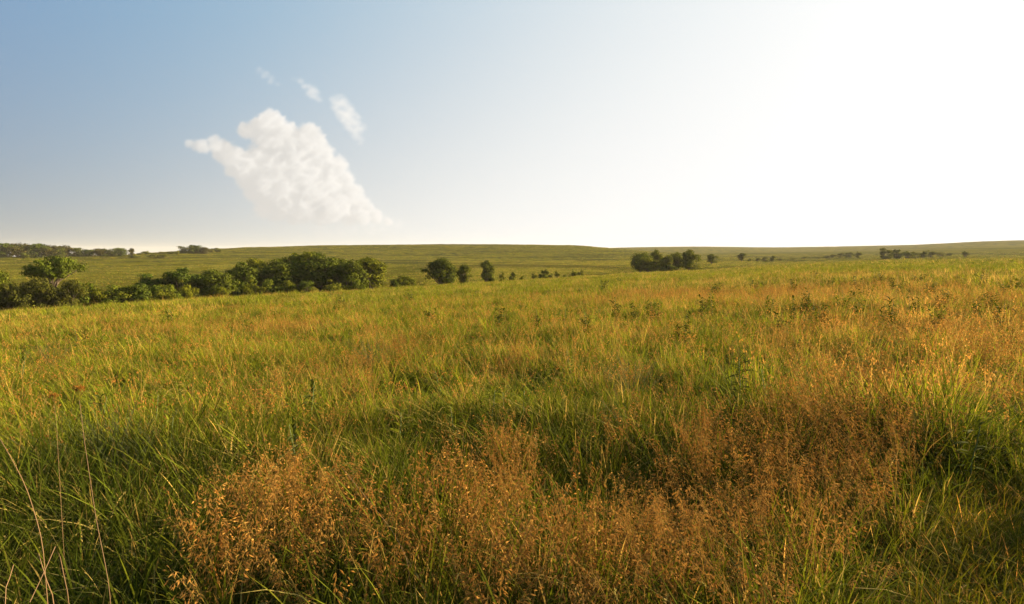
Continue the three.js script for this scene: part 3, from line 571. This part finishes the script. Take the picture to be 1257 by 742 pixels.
  tree('lone_grove_tree', 'small', 818, 324, 26, 213, 'low shrub filling the front of the lone grove', 'shrub');
  tree('meadow_tree', 'pale', 874, 311.5, 16, 335, 'small round tree just past the lone grove', 'tree');
  tree('meadow_tree', 'tall', 911, 310.5, 11, 430, 'thin open tree between small round tree and far bushes', 'tree');
  [[920, 317, 6, 450], [930, 316, 9, 480], [939, 315, 9, 490], [948, 313.5, 8, 500], [958, 317, 8, 520], [974, 317, 6, 560], [986, 315.5, 7, 600], [995, 315.5, 7, 620], [1004, 315.5, 8, 640]].forEach(([x, t, w, d], i) => tree('far_bush', 'small', x, t, w, d, `${ORD[i]} hazy bush in the far row counting from the thin open tree`, 'bush', 'far row of bushes'));
  [[1014, 314, 8, 640], [1022, 312, 9, 640], [1032, 310, 9, 640], [1041, 309.5, 11, 630], [1053, 308.5, 9, 610]].forEach(([x, t, w, d], i) => tree('hazy_tree', 'small', x, t, w, d, `${ORD[4 - i]} hazy small tree of the far cluster counting from the distant wood`, 'tree', dist));
  [[1087, 304, 17, 480], [1102, 305, 12, 490], [1114, 308, 14, 500], [1123, 309, 12, 520], [1133, 308, 12, 540], [1143, 307.5, 14, 560], [1155, 310, 10, 600], [1165, 310.5, 9, 640]].forEach(([x, t, w, d], i) => tree('distant_wood_tree', 'small', x, t, w, d, `${ORD[7 - i]} hazy tree of the distant wood counting from the single tree beyond`, 'tree', 'distant wood'));
  tree('single_tree', 'small', 1185, 308, 9, 560, 'single small tree standing alone beyond the distant wood', 'tree');
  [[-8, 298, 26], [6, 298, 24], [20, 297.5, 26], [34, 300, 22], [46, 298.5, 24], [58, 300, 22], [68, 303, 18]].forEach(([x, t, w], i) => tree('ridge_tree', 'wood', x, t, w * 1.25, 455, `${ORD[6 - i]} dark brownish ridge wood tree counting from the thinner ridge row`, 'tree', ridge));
  tree('ridge_tree', 'small', 31, 310, 11, 430, 'small lighter green tree before the continuous ridge wood', 'tree');
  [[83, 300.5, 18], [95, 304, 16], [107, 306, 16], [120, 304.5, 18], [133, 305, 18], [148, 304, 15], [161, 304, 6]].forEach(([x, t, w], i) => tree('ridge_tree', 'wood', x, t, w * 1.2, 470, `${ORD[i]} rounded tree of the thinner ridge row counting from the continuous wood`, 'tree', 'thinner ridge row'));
  [[140, 309, 12], [172, 311, 8], [180, 308, 10], [199, 309, 9], [208, 308.5, 8], [217, 308, 9]].forEach(([x, t, w], i) => tree('ridge_bush', 'small', x, t, w, 500, `${ORD[5 - i]} tiny skyline bush counting from the compact knot of trees`, 'bush', 'skyline bushes'));
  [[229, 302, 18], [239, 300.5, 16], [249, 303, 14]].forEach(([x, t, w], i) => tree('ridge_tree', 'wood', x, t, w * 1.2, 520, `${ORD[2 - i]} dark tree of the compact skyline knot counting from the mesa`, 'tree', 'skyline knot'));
  [[259, 305, 9], [268, 304, 10]].forEach(([x, t, w], i) => tree('ridge_bush', 'small', x, t, w, 560, `${ORD[i]} small dark bush between skyline knot and mesa top`, 'bush', 'mesa start bushes'));
  [[200, 312, 12], [188, 312, 14], [165, 314, 16], [150, 316, 18], [128, 316, 18], [110, 316.5, 20]].forEach(([x, t, w], i) => tree('slope_shrub', 'small', x, t, w, 440, `${ORD[i]} low shrub on the slope under the ridge trees counting from the knot`, 'shrub', 'slope shrubs'));
}

{
  const t = new THREE.Group(), v = SHAPES.bush[0]; t.name = numbered('roadside_shrub'); t.position.set(6.2, ground(6.2, -4.4), -4.4); t.scale.set(1.1, 1.35, 1.4);  // added shrub out of view, put here to shade the turf corner
  for (const [n, g, m] of [['trunk', v.trunk, M.bark], ['crown', v.crown, M.leaf]]) { const o = new THREE.Mesh(g, m); o.name = n; o.castShadow = o.receiveShadow = true; t.add(o); }
  tag(t, 'added waist-high shrub out of view that shades the short turf', 'shrub'); scene.add(t);
}
// ---------------------------------------------------------------- leafy forbs and dry stalks standing out of the grass
function lance(len, wid, droop, segs = 4) {          // a pointed leaf along +x, folded along its rib
  const s = new Strip(), pt = (t, k) => V(t * len, -droop * t * t * len + Math.abs(k) * wid * 0.18, k * wid * Math.sin(Math.PI * Math.pow(clamp(t, 0.04, 1), 0.75)) / 2);
  for (let i = 0; i < segs; i++) for (const k of [-1, 1]) { const a = i / segs, b = (i + 1) / segs; s.quad(pt(a, 0), pt(b, 0), pt(b, k), pt(a, k), [1, 1, 1]); }
  return s.geometry();
}
const LEAVES = [lance(0.14, 0.034, 0.35), lance(0.17, 0.042, 0.6), lance(0.11, 0.04, 0.2)];
const leafMat = [[0.10, 0.115, 0.006], [0.16, 0.165, 0.010], [0.055, 0.064, 0.004]].map((c, i) => { const m = M.forb.clone(); m.vertexColors = false; m.color.setRGB(...c); m.name = 'forb_leaf_' + i; return m; });
function stemTube(h, r, lean = 0.06, seed = 1) { const R = rng(seed), out = []; limb(out, V(0, -0.05, 0), V(lean * h, h, lean * 0.5 * h), r, r * 0.45, 5, 0.02, R); return out[0]; }
const STEMS = [stemTube(1, 0.006, 0.05, 3), stemTube(1, 0.006, 0.1, 8)];
let forbCount = 0;
function forb(p, h, tone, label, group, parts = true, nLeaves = 22) {
  const R = rng(7000 + forbCount * 13), t = new THREE.Group(); t.name = numbered('leafy_forb'); t.position.copy(p); t.rotation.y = R() * 6.283;
  const k = forbCount++ % 2, st = new THREE.Mesh(STEMS[k], M.stem); st.name = 'stem'; st.scale.set(1, h, 1); st.castShadow = true; t.add(st);
  const lean = k ? 0.1 : 0.05, geos = [];
  for (let i = 0; i < nLeaves; i++) {
    const f = 0.22 + 0.78 * i / (nLeaves - 1), a = i * 1.62 + (i % 2) * 1.5 + R() * 0.5, size = (0.65 + 0.5 * Math.sin(Math.PI * clamp(f * 0.85 + 0.1))) * (0.85 + R() * 0.3) * Math.min(1.5, 0.6 + h * 0.5), up = lerp(0.15, 0.9, f * f) + (R() - 0.5) * 0.3, gi = Math.floor(R() * 3);
    const m = new THREE.Matrix4().compose(V(lean * h * f, h * f, lean * 0.5 * h * f), new THREE.Quaternion().setFromEuler(new THREE.Euler(0, a, up, 'YXZ')), V(size, size, size));
    if (parts) { const l = new THREE.Mesh(LEAVES[gi], leafMat[tone]); l.name = 'leaf'; m.decompose(l.position, l.quaternion, l.scale); l.castShadow = l.receiveShadow = true; t.add(l); } else geos.push(LEAVES[gi].clone().applyMatrix4(m));
  }
  if (!parts) {                                      // farther out: a bushy plant of several leafy shoots
    geos.length = 0;
    for (let k2 = 0; k2 < 6; k2++) {
      const ox = (R() - 0.5) * 0.3, oz = (R() - 0.5) * 0.3, hh = h * (0.55 + R() * 0.45), tip = (R() - 0.5) * 0.3;
      for (let i = 0; i < 13; i++) { const f = 0.3 + 0.7 * i / 12, z0 = 0.55 + R() * 0.5; geos.push(LEAVES[Math.floor(R() * 3)].clone().applyMatrix4(new THREE.Matrix4().compose(V(ox * (0.4 + f) + tip * f * 0.5, hh * f, oz * (0.4 + f)), new THREE.Quaternion().setFromEuler(new THREE.Euler((R() - 0.5) * 0.8, R() * 6.283, R() * 1.1, 'YXZ')), V(z0, z0, z0 * 1.4)))); }
    }
    const f = new THREE.Mesh(mergeGeometries(geos), leafMat[tone]); f.name = 'foliage'; f.castShadow = f.receiveShadow = true; t.add(f);
  }
  tag(t, label, 'plant', group); scene.add(t); return t;
}
const foot = (px, py, top) => { const p = meet(px, py, 0.28), d = Math.hypot(p.x, p.z); return [p, clamp(EYE + d * tanOf(px, top) - p.y, 0.35, 1.5)]; };
{
  const near = [[602, 505, 478, 1], [641, 508, 483, 1], [618, 500, 480, 1], [1130, 432, 404, 2], [910, 475, 440, 2], [945, 480, 452, 1], [205, 540, 514, 1], [188, 510, 488, 1], [380, 500, 470, 2], [705, 455, 430, 1], [30, 450, 432, 0], [22, 462, 438, 0], [283, 422, 404, 0], [560, 520, 496, 1], [490, 528, 505, 1], [545, 470, 455, 0], [1190, 560, 520, 2], [118, 512, 490, 2], [365, 555, 520, 2]];
  const special = { 2: 'smaller pale forb standing between the pair of pale forbs', 5: 'pale forb beside the dark spired forb in bright green grass', 6: 'larger pale forb of two beside the feathery sage plant', 7: 'smaller pale forb of two beside the feathery sage plant', 16: 'dark leafy forb at the edge of the short turf', 17: 'dark forb beside the stalk with drooping orange head', 18: 'dark forb just behind the dense rust brome clump' };
  const names = ['pale leafy forb standing in a pair in the rust grass', 'pale leafy forb standing in a pair in the rust grass'];
  near.forEach(([x, b, t, tone], i) => { const [p, h] = foot(x, b, t); forb(p, h, tone, i < 2 ? names[i] : i === 3 ? 'tall dark forb with tiers of pointed leaves above the golden grass' : i === 4 ? 'dark spired forb in the bright green grass clump' : special[i] ?? 'leafy green forb with pointed leaves rising out of the near meadow grass', i < 2 ? 'pair of pale forbs' : i === 3 || i === 4 || special[i] ? undefined : 'forbs in the near meadow'); });
  const far = [[863, 383, 364], [972, 357, 345], [945, 379, 369], [1051, 352, 341], [1075, 345, 336], [1081, 343, 335], [1092, 393, 372], [1050, 365, 356], [1066, 363, 352], [1100, 353, 342], [1141, 357, 347], [1147, 358, 349], [1158, 373, 356], [1165, 372, 360], [1180, 347, 340], [1208, 347, 333], [1216, 372, 357], [1234, 356, 347], [990, 371, 358], [976, 384, 371], [1002, 386, 374], [1020, 350, 343], [880, 358, 346], [900, 357, 349], [876, 360, 348], [755, 382, 367], [800, 380, 370], [783, 390, 374], [803, 392, 372], [640, 380, 372], [612, 394, 383], [420, 371, 362], [410, 382, 372], [205, 391, 384], [213, 392, 386], [405, 362, 356], [740, 352, 345], [715, 360, 353], [1250, 352, 340], [1200, 384, 370], [1120, 381, 370], [1036, 372, 363], [1010, 394, 382], [660, 398, 388], [690, 396, 388], [505, 366, 359], [530, 390, 381], [340, 388, 380], [96, 420, 410], [840, 408, 396], [875, 376, 362], [925, 352, 344], [960, 402, 391], [1055, 384, 373], [1150, 398, 384], [1232, 392, 380], [300, 404, 394], [720, 404, 395], [760, 345, 340], [835, 344, 339], [1130, 342, 336], [1000, 340, 334]];
  for (const [x, b, t] of far) { const [p, h] = foot(x, b + 1, t), d = Math.hypot(p.x, p.z); const pale = forbCount % 3 === 0, f = forb(p, Math.max(h * 1.15, 0.7), pale ? 0 : 2, pale ? 'bushy bright green forb dotting the open meadow farther out' : 'bushy dark green forb dotting the open meadow farther out', pale ? 'bright forbs dotting the open meadow' : 'dark forbs dotting the open meadow', false, 12); const s = clamp(d / 24, 0.9, 1.7); f.scale.set(s, 0.95, s); }
}
// grey-green feathery sage bushes
{
  const shape = [0, 1].map((k) => {
    const R = rng(820 + k), s = new Strip();
    for (let i = 0; i < 46; i++) {
      const a = R() * 6.283, r = R() * 0.07, az = a + (R() - 0.5), pts = blade(s, R, V(Math.cos(a) * r, -0.02, Math.sin(a) * r), 0.4 + R() * 0.25, 0.003, 0.1 + R() * 0.6, 0.1 + R() * 0.3, az, 5, tint(R, GREY, 0.15));
      for (let k2 = 0; k2 < 34; k2++) { const f = 1.2 + 3.8 * k2 / 34, j = Math.min(4, Math.floor(f)), q = pts[j].clone().lerp(pts[j + 1], f - j), ha = R() * 6.283; blade(s, R, q, 0.02 + R() * 0.03, 0.003, 0.5 + R() * 0.6, 0.3, ha, 2, tint(R, GREY, 0.2)); }
    }
    return s.geometry();
  });
  [[140, 545, 512, 1.25], [165, 560, 530, 0.9], [775, 470, 445, 1.2], [460, 440, 420, 1.3], [900, 470, 450, 1.0], [60, 440, 424, 1.3]].forEach(([x, b, t, s], i) => {
    const [p] = foot(x, b, t), g = new THREE.Group(); g.name = numbered('sage_plant'); g.position.copy(p); g.rotation.y = i * 2.1; g.scale.setScalar(s);
    const m = new THREE.Mesh(shape[i % 2], M.blade); m.name = 'feathery_foliage'; m.castShadow = m.receiveShadow = true; g.add(m);
    tag(g, 'feathery grey-green sage plant sunk in the meadow grass', 'plant', 'feathery sage plants'); scene.add(g);
  });
}
// bleached stalks of last year
function stalk(points, r, label, head) {
  const t = new THREE.Group(); t.name = numbered('dry_stalk');
  const P = points.map(([px, py, d]) => { const v = dirOf(px, py), k = d / Math.hypot(v.x, v.z); return V(v.x * k, EYE + v.y * k, v.z * k); }), b = P[P.length - 1];
  t.position.copy(b).setY(ground(b.x, b.z));
  const local = P.map((p) => p.clone().sub(t.position)); local[local.length - 1].y = Math.min(local[local.length - 1].y, -0.02);
  const curve = new THREE.CatmullRomCurve3(local, false, 'catmullrom', 0.2), g = new THREE.TubeGeometry(curve, 24, r * 0.5, 6), pos = g.attributes.position, R = rng(77 + t.name.length);
  for (let i = 0; i < pos.count; i++) { const ring = Math.floor(i / 7) / 24, c = curve.getPointAt(clamp(ring)); const k = 0.6 + 0.55 * ring; pos.setXYZ(i, lerp(c.x, pos.getX(i), k), lerp(c.y, pos.getY(i), k), lerp(c.z, pos.getZ(i), k)); }
  g.computeVertexNormals();
  const m = new THREE.Mesh(g, M.straw); m.name = 'stalk'; m.castShadow = m.receiveShadow = true; t.add(m);
  if (head) {
    const s = new Strip(), top = local[0];
    for (let i = 0; i < 26; i++) { const a = R() * 6.283, o = 0.016 * Math.sqrt(R()), e = top.clone().add(V(Math.cos(a) * o, 0.035 + 0.02 * R() - o * 0.2, Math.sin(a) * o)); s.tri(top, e, e.clone().add(V(0.002, 0, 0.002)), STRAW); spindle(s, e, V(Math.cos(a) * 0.4, 0.8, Math.sin(a) * 0.4).normalize(), 0.012, 0.004, tint(R, RUST.map((c) => c * 0.75), 0.25)); }
    const h = new THREE.Mesh(s.geometry(), M.seed); h.name = 'seed_head'; h.castShadow = true; t.add(h);
  }
  tag(t, label, 'stalk'); scene.add(t);
}
stalk([[97, 492, 2.7], [104, 548, 2.6], [118, 640, 2.5], [134, 726, 2.4], [136, 780, 2.4]], 0.0035, 'tall slightly bowed dry stalk with flat brown seed head', true);
stalk([[-6, 530, 2.7], [14, 564, 2.6], [32, 600, 2.6], [52, 672, 2.5], [58, 730, 2.5]], 0.0032, 'bent dry stalk leaning outward beside the tall bowed stalk');
stalk([[36, 740, 1.9], [55, 700, 1.95], [69.5, 668, 2.0], [76, 700, 1.98], [84, 742, 1.95], [92, 800, 1.95]], 0.0035, 'snapped dry stalk folded into an upside-down V');
stalk([[47, 680, 2.0], [56, 712, 1.95], [66, 745, 1.95], [72, 800, 1.95]], 0.0033, 'short dry stalk leaning beside the snapped stalk');
stalk([[16, 694, 2.0], [10, 715, 1.95], [6, 745, 1.9], [4, 800, 1.9]], 0.0032, 'short upright dry stalk farthest from the bowed stalk');
stalk([[66, 498, 3.5], [69, 520, 3.5], [71, 560, 3.5], [72, 610, 3.5]], 0.002, 'dry stalk with drooping orange head beside the sage plant', true);
stalk([[420, 575, 2.9], [450, 612, 2.8], [480, 650, 2.7], [500, 690, 2.6], [510, 760, 2.5]], 0.0026, 'thin pale stalk lying aslant over the rust grass');

scene.traverse((o) => { if (o.isMesh) o.receiveShadow = true; });
console.log('top level', scene.children.length);
renderer.render(scene, camera);
